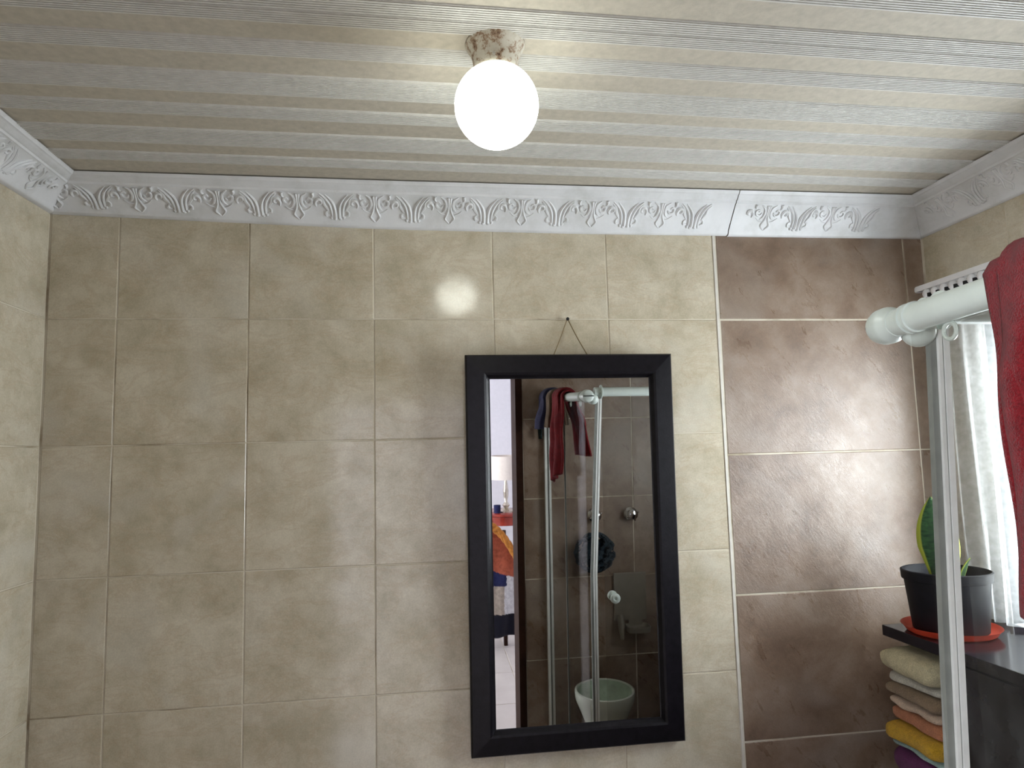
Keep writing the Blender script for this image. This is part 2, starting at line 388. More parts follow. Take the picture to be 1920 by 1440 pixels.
# ---- wall with the doorway
DX0, DX1, DZ = 0.36, 1.272, Z0 - 0.095
mb = MB(); y1 = YF - GROUT; y0 = YF - 0.15
mb.box((XL-0.15, y0, 0), (DX0, y1, Z0+0.5)); mb.box((DX1+0.035, y0, 0), (XR+0.16, y1, Z0+0.5)); mb.box((DX0, y0, DZ+0.035), (DX1+0.035, y1, Z0+0.5))
wf = mb.build('wall_front', 'grout'); struct(wf, 'wall of dark brown tiles with the doorway, seen in the mirror', 'wall')
ff = lambda u, o, z: (u, YF+o, z)
frows = [Z0+0.30, Z0+0.087] + [Z0-0.313-0.4*k for k in range(4)] + [0.12, 0.0]
put_tiles(wf, ff, [DX1+0.037, 1.875, XR-0.002], frows, 'brown_tile', gap=0.0045, tilt=0.003)
put_tiles(wf, ff, [XL+0.002, DX0-0.04], frows, 'brown_tile', gap=0.0045)
# door lining: dark jambs and head
dr = empty('door_1', (DX1, YF-0.07, 0)); struct(dr, 'dark brown doorway lining opening to the bedroom, seen in mirror', 'door frame')
def child(mb, name, mat, parent, smooth=False):
    o = mb.build(name, mat, None, smooth); o.parent = parent; o.matrix_parent_inverse = Matrix.Translation(-Vector(parent.location)); return o
child(MB().box((DX1, YF-0.155, 0), (DX1+0.035, YF+0.012, DZ+0.035)), 'jamb', 'dark_wood', dr)
child(MB().box((DX0-0.035, YF-0.155, 0), (DX0, YF+0.012, DZ+0.035)), 'jamb', 'dark_wood', dr)
child(MB().box((DX0, YF-0.155, DZ), (DX1, YF+0.012, DZ+0.035)), 'head', 'dark_wood', dr)
# ---- floor
fo = MB().box((XL-0.15, YF-0.15, -0.1), (XR+0.16, 0.15, 0)).build('floor', 'bath_floor'); struct(fo, 'brown tiled bathroom floor', 'floor')

# ------------------------------------------------------------------ ceiling: two boards with raised ribbed stripes
ce = MB().box((XL-0.15, YF-0.15, CEIL+0.012), (XR+0.16, 0.15, CEIL+0.1)).build('ceiling', 'ceiling_board')
struct(ce, 'striped board ceiling with pale ribbed bands', 'ceiling')
SL = 0.012
def yb(y, x): return y + SL*(x-0.93)
def board(y0, y1):
    mb = MB(); xa, xb = XL, XR
    rows = []
    for z in (CEIL, CEIL+0.012):
        for x in (xa, xb):
            mb.v += [(x, yb(y0, x), z), (x, yb(y1, x), z)]
    mb.f += [(0,1,3,2),(4,6,7,5),(0,2,6,4),(1,5,7,3),(0,4,5,1),(2,3,7,6)]
    return mb.build('ceiling_board', 'ceiling_board', ce)
board(-0.8105, -0.0); board(-1.66, -0.8125)
def stripe(y0, y1, n):
    """flat raised band with n fine ridges running along x"""
    prof = [(y0, 0.0), (y0+0.0012, -0.0022)]
    p = (y1-y0-0.0036)/n
    for k in range(n):
        a = y0+0.0018+k*p
        prof += [(a+p*0.12, -0.0024), (a+p*0.2, -0.0044), (a+p*0.72, -0.0044), (a+p*0.8, -0.0024)]
    prof += [(y1-0.0012, -0.0022), (y1, 0.0)]
    mb = MB(); mb.grid([[(x, yb(y, x), CEIL+z) for y, z in prof] for x in (XL, XR)])
    mb.build('ribbed_stripe', 'ceiling_rib', ce)
wide = [-0.602, -0.849+0.001]; base = -0.1145
for k in range(-1, 6):
    off = -0.2465*k
    for (a, b_, n) in ((-0.3525, -0.279, 12), (-0.225, -0.1765, 8)):
        a2, b2 = a+off-0.003, b_+off
        if a < -0.3: a2 -= 0.004
        if b2 > -0.1 or a2 < -1.64: continue
        if a2 < -0.8115 < b2:
            stripe(a2, -0.8128, 6); stripe(-0.8102, b2, 6)
        else: stripe(a2, b2, n)

# ------------------------------------------------------------------ cornice with moulded acanthus relief
PROF = [(0.0, 0.0), (0.011, 0.0), (0.016, 0.004), (0.018, 0.012), (0.074, 0.0725), (0.079, 0.0735), (0.0815, 0.0795), (0.088, 0.0815), (0.0945, 0.0905), (0.101, 0.0925), (0.1035, 0.097), (0.108, 0.1005)]
ZB = [(-0.2, 0.283), (0.3, 0.268), (0.7, 0.257), (1.3, 0.254), (2.4, 0.259)]
def zb(x):
    for (a, za), (b_, zb_) in zip(ZB, ZB[1:]):
        if x <= b_: return za + (zb_-za)*(max(x, a)-a)/(b_-a)
    return ZB[-1][1]
def cdepth(x): return 1.0 + 0.09*max(0, (0.7-x))/0.87
def cornice(name, frame, u0, u1, m0, m1, label, zfun, n=14):
    """frame(u,out,z); m0/m1 = mitre direction of the ends"""
    rows = []
    for i in range(n+1):
        row = []
        for (o, zr) in PROF:
            ua = u0 + m0*o; ub = u1 + m1*o; u = ua + (ub-ua)*i/n
            z_ = zfun(u); row.append(frame(u, o*cdepth(u) if name in ('trim_1', 'trim_2') else o, Z0 + z_ + zr*(0.3565-z_)/0.1005))
        rows.append(row)
    mb = MB(); mb.grid(rows)
    o = mb.build(name, 'cornice_paint', None, True)
    return struct(o, label, 'cornice')
def relief_mesh():
    """one repeat of the pattern: a drop at u=0 and a tulip at u=0.1025; coordinates (u, height, v)"""
    mb = MB()
    def T(pts, rad, fl=0.75):
        pts2 = []
        # smooth with Catmull-Rom
        P_ = [Vector((p[0], p[1], 0)) for p in pts]; R_ = rad
        for i in range(len(P_)-1):
            p0, p1, p2, p3 = P_[max(i-1,0)], P_[i], P_[i+1], P_[min(i+2, len(P_)-1)]
            for s_ in range(3 if i < len(P_)-2 else 4):
                t = s_/3
                q = 0.5*((2*p1)+(p2-p0)*t+(2*p0-5*p1+4*p2-p3)*t*t+(3*p1-p0-3*p2+p3)*t**3)
                pts2.append((Vector((q.x, 0, q.y)), R_[i]+(R_[i+1]-R_[i])*t))
        mb.tube([p for p, r in pts2], [r*1.22 for p, r in pts2], 6, True, flat=lambda d: Vector((d.x, d.y*fl, d.z)))
    def B(u, v, r, su=1.0, sv=1.0, h=0.5): mb.ball((u, 0, v), r, 8, 5, (su, h, sv))
    for s in (-1, 1):
        # drop with spear leaf
        T([(s*0.0035, 0.083), (s*0.0025, 0.066), (s*0.0035, 0.046), (s*0.0075, 0.032), (s*0.0125, 0.019), (s*0.006, 0.009), (0, 0.002)], [0.0036, 0.0028, 0.0026, 0.0024, 0.0026, 0.0024, 0.0012])
        # C scroll beside the drop
        T([(s*0.024, 0.084), (s*0.012, 0.074), (s*0.009, 0.058), (s*0.014, 0.044), (s*0.022, 0.038)], [0.0014, 0.003, 0.0036, 0.0028, 0.001])
        T([(s*0.018, 0.060), (s*0.024, 0.051), (s*0.034, 0.054), (s*0.037, 0.064), (s*0.030, 0.069), (s*0.026, 0.063)], [0.0014, 0.003, 0.0034, 0.0032, 0.0026, 0.002])
        T([(s*0.040, 0.086), (s*0.041, 0.076), (s*0.036, 0.070)], [0.0038, 0.003, 0.001])
        T([(s*0.012, 0.030), (s*0.024, 0.034), (s*0.034, 0.043)], [0.001, 0.0015, 0.001])
        # curling leaf between scroll and tulip
        T([(s*0.048, 0.044), (s*0.046, 0.056), (s*0.052, 0.066), (s*0.061, 0.064), (s*0.062, 0.055), (s*0.056, 0.052)], [0.0016, 0.0034, 0.0042, 0.004, 0.0032, 0.0024])
        for c in (0.1025,):
            e = -s
            # tulip: stems and petals sweeping outwards
            T([(c+e*0.005, 0.010), (c+e*0.0055, 0.034), (c+e*0.009, 0.052), (c+e*0.018, 0.068), (c+e*0.030, 0.082)], [0.0048, 0.0044, 0.0038, 0.0028, 0.001])
            T([(c+e*0.014, 0.014), (c+e*0.0155, 0.034), (c+e*0.021, 0.055), (c+e*0.033, 0.073), (c+e*0.045, 0.084)], [0.003, 0.0034, 0.0036, 0.0028, 0.001])
            T([(c+e*0.022, 0.030), (c+e*0.027, 0.040), (c+e*0.034, 0.052), (c+e*0.036, 0.066), (c+e*0.046, 0.078)], [0.0016, 0.003, 0.0036, 0.003, 0.0012])
            T([(c+e*0.023, 0.034), (c+e*0.030, 0.027), (c+e*0.029, 0.019), (c+e*0.021, 0.016)], [0.0014, 0.0026, 0.0034, 0.002])
            B(c+e*0.007, 0.007, 0.0055, 1.1, 1.0); B(c+e*0.0165, 0.010, 0.0052, 1.0, 1.2); B(c+e*0.029, 0.018, 0.0046)
    return mb.mesh('acanthus_relief', 'cornice_paint', True)
RELIEF = relief_mesh()
A_SL = math.atan2(0.0605, 0.056)
def put_relief(parent, frame, u, zrel, depth_k=1.0, flip=1, sc=1.0):
    """lies on the sloping face, which starts out=0.018, z=zrel+0.012"""
    o0 = Vector(frame(0,0,0)); ax = (Vector(frame(1,0,0))-o0)*flip; nr = Vector(frame(0,1,0))-o0; zz = Vector((0,0,1))
    k = (0.3565-zrel)/0.1005
    vdir = (nr*0.056*depth_k + zz*0.0605*k).normalized(); nrm = vdir.cross(ax).normalized()
    if nrm.dot(nr) < 0: nrm = -nrm
    L = math.hypot(0.056*depth_k, 0.0605*k)/0.0825
    M = Matrix((ax*sc, nrm*1.5, vdir*L*0.95)).transposed().to_4x4()
    M.translation = Vector(frame(u, 0.0185*depth_k, Z0+zrel+0.0125*k))
    o = link('acanthus_relief', RELIEF, parent); o.matrix_local = M
JX = 1.716
c1 = cornice('trim_1', fb, XL, JX-0.0012, 1, 0, 'long white moulded cornice length on the back wall', zb)
c2 = cornice('trim_2', fb, JX+0.0012, XR, 0, -1, 'short white cornice length above the brown tiles', lambda u: zb(u)-0.002, 6)
c3 = cornice('trim_3', fl, 0, YF, -1, 0, 'white moulded cornice on the left wall', lambda u: 0.283 if u > -0.2 else 0.275, 6)
c4 = cornice('trim_4', fr_, 0, YF, -1, 0, 'white moulded cornice above the window wall', lambda u: 0.259, 6)
for k in range(-1, 9):
    u = 0.0625 + 0.205*k
    if u < XL+0.03: continue
    if u + 0.14 < JX+0.03: put_relief(c1, fb, u, zb(u+0.05), cdepth(u))
for k in range(3):
    u = JX + 0.108 + 0.205*k
    if u < XR-0.15: put_relief(c2, fb, u, zb(u)-0.002)
for k in range(6): put_relief(c3, fl, -0.16-0.205*k, 0.2785, 1.0, -1)
for k in range(6): put_relief(c4, fr_, -0.16-0.205*k, 0.259, 1.0, -1)

# ------------------------------------------------------------------ window in the right wall
wi = empty('window_1', (XR+0.1, -0.54, WZ0)); struct(wi, 'white framed window glowing behind the net curtain', 'window')
fx0, fx1 = XR+0.085, XR+0.125
mb = MB(); t = 0.045
mb.box((fx0, WY0, WZ0), (fx1, WY1, WZ0+t)).box((fx0, WY0, WZ1-t), (fx1, WY1, WZ1)).box((fx0, WY0, WZ0+t), (fx1, WY0+t, WZ1-t)).box((fx0, WY1-t, WZ0+t), (fx1, WY1, WZ1-t))
child(mb, 'window_frame', 'plaster', wi)
child(MB().box((fx0+0.004, -0.565, WZ0+t), (fx1-0.004, -0.53, WZ1-t)), 'mullion', 'plaster', wi)
child(MB().box((fx0+0.018, WY0+t, WZ0+t), (fx0+0.022, -0.565, WZ1-t)), 'pane', 'window_glass', wi)
child(MB().box((fx0+0.018, -0.53, WZ0+t), (fx0+0.022, WY1-t, WZ1-t)), 'pane', 'window_glass', wi)
for nm, a, b_ in (('reveal', (XR+0.001, WY1, WZ0), (fx1, WY1+0.0019, WZ1)), ('reveal', (XR+0.001, WY0-0.0019, WZ0), (fx1, WY0, WZ1)), ('reveal', (XR+0.001, WY0, WZ1), (fx1, WY1, WZ1+0.0019)), ('window_sill', (XR+0.001, WY0, WZ0-0.004), (fx1, WY1, WZ0+0.004))):
    child(MB().box(a, b_), nm, 'plaster', wi)

# ------------------------------------------------------------------ globe lamp on the ceiling
LX, LY = 0.936, -0.745
la = empty('ceiling_lamp', (LX, LY, CEIL)); tag(la, 'round white glass globe lamp, lit, on a rusted ceiling base', 'lamp')
MB().lathe([(0.0, 0.0), (0.0535, 0.0), (0.0545, -0.004), (0.052, -0.0085), (0.0475, -0.016), (0.0435, -0.026), (0.0415, -0.036), (0.041, -0.048), (0.0385, -0.051), (0.0, -0.051)], seg=40, cap=False).build('base', 'rusted_paint', la, True)
MB().lathe([(0.036, -0.040), (0.0375, -0.049), (0.0365, -0.0535), (0.034, -0.0555)], seg=36, cap=False).build('collar', 'white_plastic', la, True)
R = 0.0762; gz = -0.1185
MB().lathe([(0.035, -0.047)] + [(R*math.sin(a), gz+R*math.cos(a)) for a in [math.radians(d) for d in range(28, 176, 6)]] + [(0.0, gz-R)], seg=44, cap=False).build('globe', 'lit_opal_glass', la, True)
for a in (20, 140, 260):
    r = math.radians(a); MB().tube([(0.037*math.cos(r), 0.037*math.sin(r), -0.044), (0.047*math.cos(r), 0.047*math.sin(r), -0.044)], 0.0022, 8).build('screw', 'steel', la, True)

# ------------------------------------------------------------------ framed mirror, hanging with its top leaning out
TILT = 0.035
mi = empty('wall_mirror', (1.209, -0.004, Z0-1.172)); tag(mi, 'tall rectangular wall mirror in a wide black wooden frame', 'mirror')
MIRM = Matrix.Translation((1.209, -0.004, Z0-1.172)) @ Matrix.Rotation(TILT, 4, 'X')
mi.matrix_world = MIRM
HW, H = 0.292, 1.062       # half width, height (local z 0..H), front face at local y=-0.026
def ring_prof(prof):
    mb = MB(); rows = []
    for ins, y in prof:
        rows.append([(-HW+ins, y, ins), (HW-ins, y, ins), (HW-ins, y, H-ins), (-HW+ins, y, H-ins)])
    return mb.grid(rows, True)
# four mitred rails, one mesh each
FP = [(0.0, 0.0), (0.0, -0.020), (0.004, -0.0255), (0.050, -0.0295), (0.056, -0.0265), (0.0635, -0.0155), (0.070, -0.0135), (0.070, 0.0)]
def rail_piece(k):
    rows = []
    for ins, y in FP:
        c = [(-HW+ins, y, ins), (HW-ins, y, ins), (HW-ins, y, H-ins), (-HW+ins, y, H-ins)]
        rows.append([c[k], c[(k+1) % 4]])
    mb = MB(); mb.grid(rows); return mb
for k in range(4): rail_piece(k).build('frame_rail', 'black_frame', mi)
MB().box((-HW+0.066, -0.0145, 0.066), (HW-0.066, -0.011, H-0.066)).build('mirror_glass', 'mirror_silver', mi)
MB().box((-HW+0.004, -0.010, 0.004), (HW-0.004, -0.002, H-0.004)).build('backing_board', 'dark_wood', mi)
# nail and hanging cord
nl = MB().tube([(1.2165, 0.0, Z0-0.003), (1.2165, -0.013, Z0-0.0015)], 0.0016, 8).tube([(1.2165, -0.013, Z0-0.0015), (1.2165, -0.0145, Z0-0.0015)], 0.0048, 12).build('nail', 'dark_gap', None, True)
tag(nl, 'small nail in the tile joint above the black mirror', 'nail')
cd = MB(); topc = Vector((1.2165, -0.0095, Z0+0.001))
for x in (1.165, 1.268):
    a = Vector((x, -0.036, Z0-0.115)); pts = [topc + (a-topc)*t + Vector((0, 0, -0.004*math.sin(math.pi*t))) for t in [i/8 for i in range(9)]]
    cd.tube(pts, 0.0015, 6)
cdo = cd.build('hanging_cord', 'cord', None, True); cdo.parent = mi; cdo.matrix_parent_inverse = MIRM.inverted()

# ------------------------------------------------------------------ shower enclosure (rails, glass, profiles)
sh = empty('shower_enclosure', (1.5, -1.03, 0)); tag(sh, 'glass shower enclosure with pale tubular rails at the right', 'shower')
RZ = Z0 - 0.211
A0 = Vector((1.487, -1.0, RZ)); A1 = Vector((1.430, YF+0.004, RZ)); dA = (A1-A0).normalized()
child(MB().tube([A0 - dA*0.004, A1], 0.0195, 28), 'rail', 'white_plastic', sh, True)
BZ = Z0 - 0.194; BY = -1.022
child(MB().tube([(1.525, BY, BZ), (XR-0.001, BY, BZ)], 0.0195, 28), 'rail', 'white_plastic', sh, True)
# slotted end cap of the near rail (faces the tiled back wall)
def axis_lathe(prof, org, d, seg=32):
    mb = MB().lathe(prof, seg=seg, cap=True)
    q = Vector((0,0,1)).rotation_difference(d).to_matrix()
    mb.v = [tuple(Vector(org) + q @ Vector(v)) for v in mb.v]; return mb
child(axis_lathe([(0.0205, 0.020), (0.0215, 0.012), (0.026, 0.006), (0.0275, 0.0), (0.0275, -0.014), (0.0245, -0.024), (0.018, -0.027), (0.0, -0.0275)], A0, dA), 'end_cap', 'white_plastic', sh, True)
c0 = A0 - dA*0.0285
child(MB().box((c0.x-0.022, c0.y-0.002, c0.z-0.002), (c0.x+0.022, c0.y+0.0025, c0.z+0.002)), 'slot', 'dark_gap', sh)
# clip rings around the rail and the ball elbow joining the two rails
for s_ in (0.047, 0.060):
    c = A0 + dA*s_
    child(axis_lathe([(0.0198, -0.003), (0.0222, -0.003), (0.0222, 0.003), (0.0198, 0.003)], c, dA), 'clip_ring', 'white_plastic', sh, True)
child(MB().ball((1.518, -1.018, RZ-0.012), 0.024, 20, 12), 'elbow', 'white_plastic', sh, True)
child(axis_lathe([(0.0205, -0.004), (0.030, -0.004), (0.030, 0.0), (0.0205, 0.004)], (1.556, BY, BZ), Vector((1,0,0))), 'flange', 'white_plastic', sh, True)
for r_ in ((1.475, -1.115), (1.462, -1.25)):
    mb = MB(); c = Vector((r_[0]+0.012, r_[1], RZ-0.030))
    for k in range(17): pass
    mb.tube([c + Vector((0, 0.011*math.cos(a), 0.011*math.sin(a))) for a in [2*math.pi*k/20 for k in range(21)]], 0.003, 8)
    child(mb, 'roller_ring', 'white_plastic', sh, True)
# glass: two sliding panels under rail A, a door under rail B
def slab(p0, p1, z0, z1, th):
    p0, p1 = Vector((*p0, 0)), Vector((*p1, 0)); d = (p1-p0).normalized(); n_ = Vector((-d.y, d.x, 0))*th/2
    mb = MB(); q = [p0-n_, p1-n_, p1+n_, p0+n_]
    mb.v = [(v.x, v.y, z0) for v in q] + [(v.x, v.y, z1) for v in q]
    mb.f = [(0,3,2,1),(4,5,6,7),(0,1,5,4),(1,2,6,5),(2,3,7,6),(3,0,4,7)]; return mb
def onA(y, off=0.0): t = (y-A0.y)/(A1.y-A0.y); return (A0.x + (A1.x-A0.x)*t + off, y)
GZ0, GZ1 = 0.06, RZ-0.022
child(slab(onA(-1.045, 0.004), onA(-1.335, 0.004), GZ0, GZ1, 0.005), 'glass_panel', 'shower_glass', sh)
child(slab(onA(-1.30, -0.007), onA(YF+0.022, -0.007), GZ0, GZ1, 0.005), 'glass_panel', 'shower_glass', sh)
child(slab((1.556, BY-0.006), (XR-0.02, BY-0.006), GZ0, BZ-0.022, 0.005), 'glass_panel', 'shower_glass', sh)
child(slab(onA(-1.335, 0.004), onA(-1.339, 0.004), GZ0, GZ1, 0.007), 'glass_edge', 'grey_seal', sh)
# leaning edge profile at the corner: grey seal and white double channel
def lean(x_off, w_, y, d, z0, z1, lx=0.030):
    mb = MB(); H_ = 0.62
    def px(z): return 1.541 + x_off - lx*(RZ-0.02-z)/H_*(1 if z > Z0-1 else 1)
    zt, zb_ = z1, z0; zm = Z0-0.95
    rows = []
    for z in (zt, zm, zb_):
        x = px(max(z, zm)) - (0.004 if z < zm else 0)
        rows.append([(x, y, z), (x+w_, y, z), (x+w_, y+d, z), (x, y+d, z)])
    o = len(mb.v); mb.grid(rows, True); mb.f += [(0,1,2,3), (8,9,10,11)]; return mb
child(lean(-0.0115, 0.0095, BY-0.004, 0.010, GZ0, RZ-0.012), 'edge_seal', 'grey_seal', sh)
child(lean(-0.0015, 0.006, BY-0.008, 0.014, GZ0, RZ-0.012), 'edge_profile', 'aluminium', sh)
child(lean(0.005, 0.002, BY-0.006, 0.010, GZ0, RZ-0.012), 'edge_seal', 'grey_seal', sh)
child(lean(0.0075, 0.0085, BY-0.008, 0.014, GZ0, RZ-0.012), 'edge_profile', 'aluminium', sh)
# wall channel where rail A meets the brown wall
child(MB().box((1.415, YF+0.001, GZ0), (1.427, YF+0.026, RZ-0.02)), 'wall_channel', 'aluminium', sh)
child(MB().box((1.428, YF+0.001, GZ0), (1.434, YF+0.022, RZ-0.02)), 'wall_channel', 'grey_seal', sh)
child(MB().box((1.435, YF+0.001, GZ0), (1.446, YF+0.026, RZ-0.02)), 'wall_channel', 'aluminium', sh)
child(MB().box((1.42, YF+0.001, 0.0), (1.47, -1.0, GZ0)).box((1.42, -1.05, 0.0), (XR-0.002, -1.0, GZ0)), 'shower_kerb', 'aluminium', sh)
# door knob: one disc on each side of the glass
for s_, ct in ((1, (1.594, BY-0.006, Z0-1.055)), (-1, (1.594, BY-0.006, Z0-1.055))):
    child(axis_lathe([(0.007, 0.002), (0.008, 0.014), (0.019, 0.017), (0.021, 0.022), (0.0205, 0.028), (0.014, 0.031), (0.008, 0.0305), (0.007, 0.026), (0.0, 0.026)], ct, Vector((0, s_, 0))), 'door_knob', 'white_plastic', sh, True)

# ------------------------------------------------------------------ towels over rail A
def drape(name, mats, y0, y1, L0, L1, label, cat, spread=0.045, folds=3.0, thick=0.007, amp=0.012, seed=1, hem='', rr=0.021, parent=None, skew0=0.0, skew1=0.0, spread1=None, diag=0.0):
    """towel hung over rail A. L0 = drop on the -x side, L1 = drop on the +x side; parameter t runs along the rail"""
    nt_, ns = 34, 64; rows = []; sp1 = spread if spread1 is None else spread1
    tot = L0 + L1 + math.pi*(rr+0.003)
    for j in range(nt_+1):
        t = j/nt_; row = []
        for i in range(ns+1):
            s_ = i/ns*tot
            LL = L0*(1-diag*(1-t))
            s_ = max(s_, 0) if not diag else (s_ + (L0-LL)*(1-min(1, s_/L0)))
            ph = folds*2*math.pi*t + seed
            if s_ < L0:
                d = L0 - s_; k = min(1, d/0.12); k = k*k*(3-2*k)
                y = y0 + (y1-y0)*(t + 0.0) + skew0*d*(1-t)
                wv = amp*math.sin(ph)*k + 0.004*math.sin(d*25+seed+t*5)*k
                cx, cz = -(rr+0.003) - spread*k*(0.35+0.65*min(1, d/max(L0, .01))) + wv, -d
            elif s_ > L0 + math.pi*(rr+0.003):
                d = s_ - L0 - math.pi*(rr+0.003); k = min(1, d/0.12); k = k*k*(3-2*k)
                y = y0 + (y1-y0)*t + skew1*d*(1-t)
                wv = amp*math.sin(ph*1.1+1.2)*k + 0.004*math.sin(d*21+seed*2+t*4)*k
                cx, cz = (rr+0.003) + sp1*k*(0.35+0.65*min(1, d/max(L1, .01))) + wv, -d
            else:
                a = math.pi - (s_-L0)/(rr+0.003); y = y0 + (y1-y0)*t
                rad = rr+0.003 + 0.004*(0.5+0.5*math.sin(ph*1.3))
                cx, cz = rad*math.cos(a), rad*math.sin(a)
            px_, _ = onA(y); row.append((px_+cx, y, RZ+cz))
        rows.append(row)
    mb = MB(); mb.grid(rows)
    o = mb.build(name, mats, parent, True)
    md = o.modifiers.new('thick', 'SOLIDIFY'); md.thickness = thick; md.offset = 1.0; 
    if label: tag(o, label, cat)
    return o
tw = drape('red_towel', 'red_terry', -1.238, -1.385, 0.395, 0.27, 'dark red terry towel hanging over the shower rail', 'towel', 0.02, 2.2, 0.009, 0.012, 0.6, skew0=-0.03, skew1=-0.03, spread1=0.06, diag=0.13)
# second layer of the same folded towel
in_ = drape('fold', 'red_terry', -1.27, -1.36, 0.28, 0.16, None, None, 0.006, 1.6, 0.007, 0.008, 2.1, rr=0.034, spread1=0.03)
in_.parent = tw
tb = drape('striped_towel', 'navy_terry', -1.49, -1.58, 0.15, 0.13, 'small navy towel on the rail beside the brown wall, in mirror', 'towel', 0.03, 1.2, 0.026, 0.009, 1.4)
tc = drape('brown_towel', 'brown_terry', -1.42, -1.475, 0.14, 0.13, 'small brown towel between the navy and red ones, in mirror', 'towel', 0.012, 1.2, 0.018, 0.006, 2.4)
td = drape('green_cloth', 'green_cloth', -1.585, -1.612, 0.20, 0.17, 'dark green cloth hanging lowest beside the navy towel, in mirror', 'cloth', 0.012, 1.2, 0.006, 0.006, 3.4)

# ------------------------------------------------------------------ curtain track and net curtain
ct = empty('curtain_track', (2.315, -0.03, Z0+0.06)); tag(ct, 'white plastic curtain track with gliders above the window', 'curtain track')
child(MB().box((2.300, -0.97, Z0+0.078), (2.330, -0.035, Z0+0.094)).lathe([(0.0, 0.078+Z0), (0.013, 0.078+Z0), (0.015, 0.081+Z0), (0.015, 0.091+Z0), (0.013, 0.094+Z0), (0.0, 0.094+Z0)], (2.315, -0.035, 0), seg=18), 'track', 'plaster', ct, True)
for k in range(2): child(MB().box((2.312, -0.25-0.5*k, Z0+0.094), (2.362, -0.23-0.5*k, Z0+0.098)), 'bracket', 'plaster', ct)
for k in range(26):
    y = -0.075 - k*0.0345
    child(MB().ball((2.304, y, Z0+0.064), 0.0145, 10, 6, (0.8, 0.9, 1.0)), 'glider', 'plaster', ct, True)
    child(MB().box((2.294, y-0.0215, Z0+0.052), (2.312, y-0.0130, Z0+0.063)), 'glider_gap_shade', 'dark_gap', ct)  # solid black block standing in for the shade in the gap between gliders
mb = MB(); rows = []
for i in range(90):
    t = i/89; y = -0.10 - t*0.86; a = t*2*math.pi*15
    row = []
    for j in range(14):
        h = j/13; z = Z0+0.0425 - h*(0.0425+0.862)
        ampl = 0.006+0.007*h
        row.append((2.318 + ampl*math.sin(a + 0.6*math.sin(h*3+t*9)), y + 0.012*math.sin(h*2+t*30)*h, z))
    rows.append(row)
mb.grid(rows); nc = mb.build('net_curtain', 'sheer_net', None, True)
tag(nc, 'sheer white net curtain hanging before the bright window', 'curtain')
hk = MB().tube([(2.3635, -0.305, Z0+0.101), (2.352, -0.305, Z0+0.101), (2.346, -0.305, Z0+0.098), (2.345, -0.305, Z0+0.107), (2.349, -0.305, Z0+0.111)], 0.0025, 8).build('wall_hook', 'brass', None, True)
tag(hk, 'tiny brass hook in the tile above the curtain track', 'hook')

# ------------------------------------------------------------------ black cabinet under the window
CZ = Z0 - 0.872; CX = 2.05; CY0, CY1 = -0.985, -0.125
cb = empty('cabinet', (2.2, -0.6, 0)); tag(cb, 'glossy black cabinet with an open end shelf under the window', 'cabinet')
bevel(child(MB().box((CX-0.012, CY0, CZ-0.028), (XR-0.002, CY1, CZ)), 'top', 'black_lacquer', cb), 0.002)
child(MB().box((CX+0.012, CY0+0.01, 0.06), (XR-0.004, -0.345, CZ-0.028)), 'body', 'black_lacquer', cb)
child(MB().box((XR-0.018, -0.345, 0.06), (XR-0.004, CY1-0.004, CZ-0.028)), 'back_panel', 'black_lacquer', cb)
child(MB().box((CX, -0.345, 0.42), (XR-0.018, CY1-0.004, 0.44)), 'shelf', 'black_lacquer', cb)
child(MB().box((CX, -0.345, 0.06), (XR-0.018, CY1-0.004, 0.08)), 'shelf', 'black_lacquer', cb)
for k in range(2):
    y0 = CY0+0.014 + k*0.311; d_ = child(MB().box((CX-0.006, y0, 0.075), (CX+0.012, y0+0.307, CZ-0.034)), 'door', 'black_lacquer', cb); bevel(d_, 0.002)
    ky = y0+0.03 if k else y0+0.277
    kn = MB().lathe([(0.005, 0.0), (0.005, 0.012), (0.012, 0.017), (0.012, 0.022), (0.0, 0.024)], seg=14); kn.v = [(CX-0.006-v[2], ky+v[1], CZ-0.45+v[0]) for v in kn.v]
    ko = kn.build('handle', 'steel', None, True); ko.parent = d_; ko.matrix_parent_inverse = (Matrix.Translation(Vector(cb.location))@Matrix.Translation(-Vector(cb.location))).inverted()
for (x, y) in ((CX+0.03, CY0+0.04), (XR-0.04, CY0+0.04), (CX+0.03, CY1-0.03), (XR-0.04, CY1-0.03)):
    child(MB().box((x-0.015, y-0.015, 0), (x+0.015, y+0.015, 0.062)), 'foot', 'black_lacquer', cb)
# folded towels in the open end
def folded(name, mat, z0, th, label, x0, seed, layers=2, y0=-0.325, y1=-0.135):
    rnd = random.Random(seed); mb = MB()
    x1 = 2.325; n = 20; ns = 24
    rows = []
    for j in range(n+1):
        t = j/n; y = y1 + (y1-y0)*0 - (y1-y0)*t
        e = min(1, min(t, 1-t)/0.12); e = math.sqrt(max(0.0, 1-(1-e)**2)); e = 0.35+0.65*e
        row = []
        for i in range(ns):
            a = 2*math.pi*i/ns
            ca, sa = math.cos(a), math.sin(a)
            hx = (x1-x0)/2*(0.86+0.14*e); hz = th/2*e
            px_ = (x0+x1)/2 + hx*math.copysign(abs(ca)**0.22, ca)
            pz_ = z0 + th/2 + hz*math.copysign(abs(sa)**0.55, sa)
            dn = noise.noise(Vector((px_*14+seed*3, y*16, pz_*30)))*0.006
            row.append((px_ + (dn*1.5 if ca < 0 else 0), y + dn*0.5, min(max(pz_ + dn*0.6, z0), z0+th)))
        rows.append(row)
    mb.grid(rows, True); mb.f.append(tuple(range(ns))); mb.f.append(tuple(n*ns+i for i in range(ns)))
    o = mb.build(name, mat, None, True); tag(o, label, 'towel', 'folded towels on the cabinet end shelf'); return o
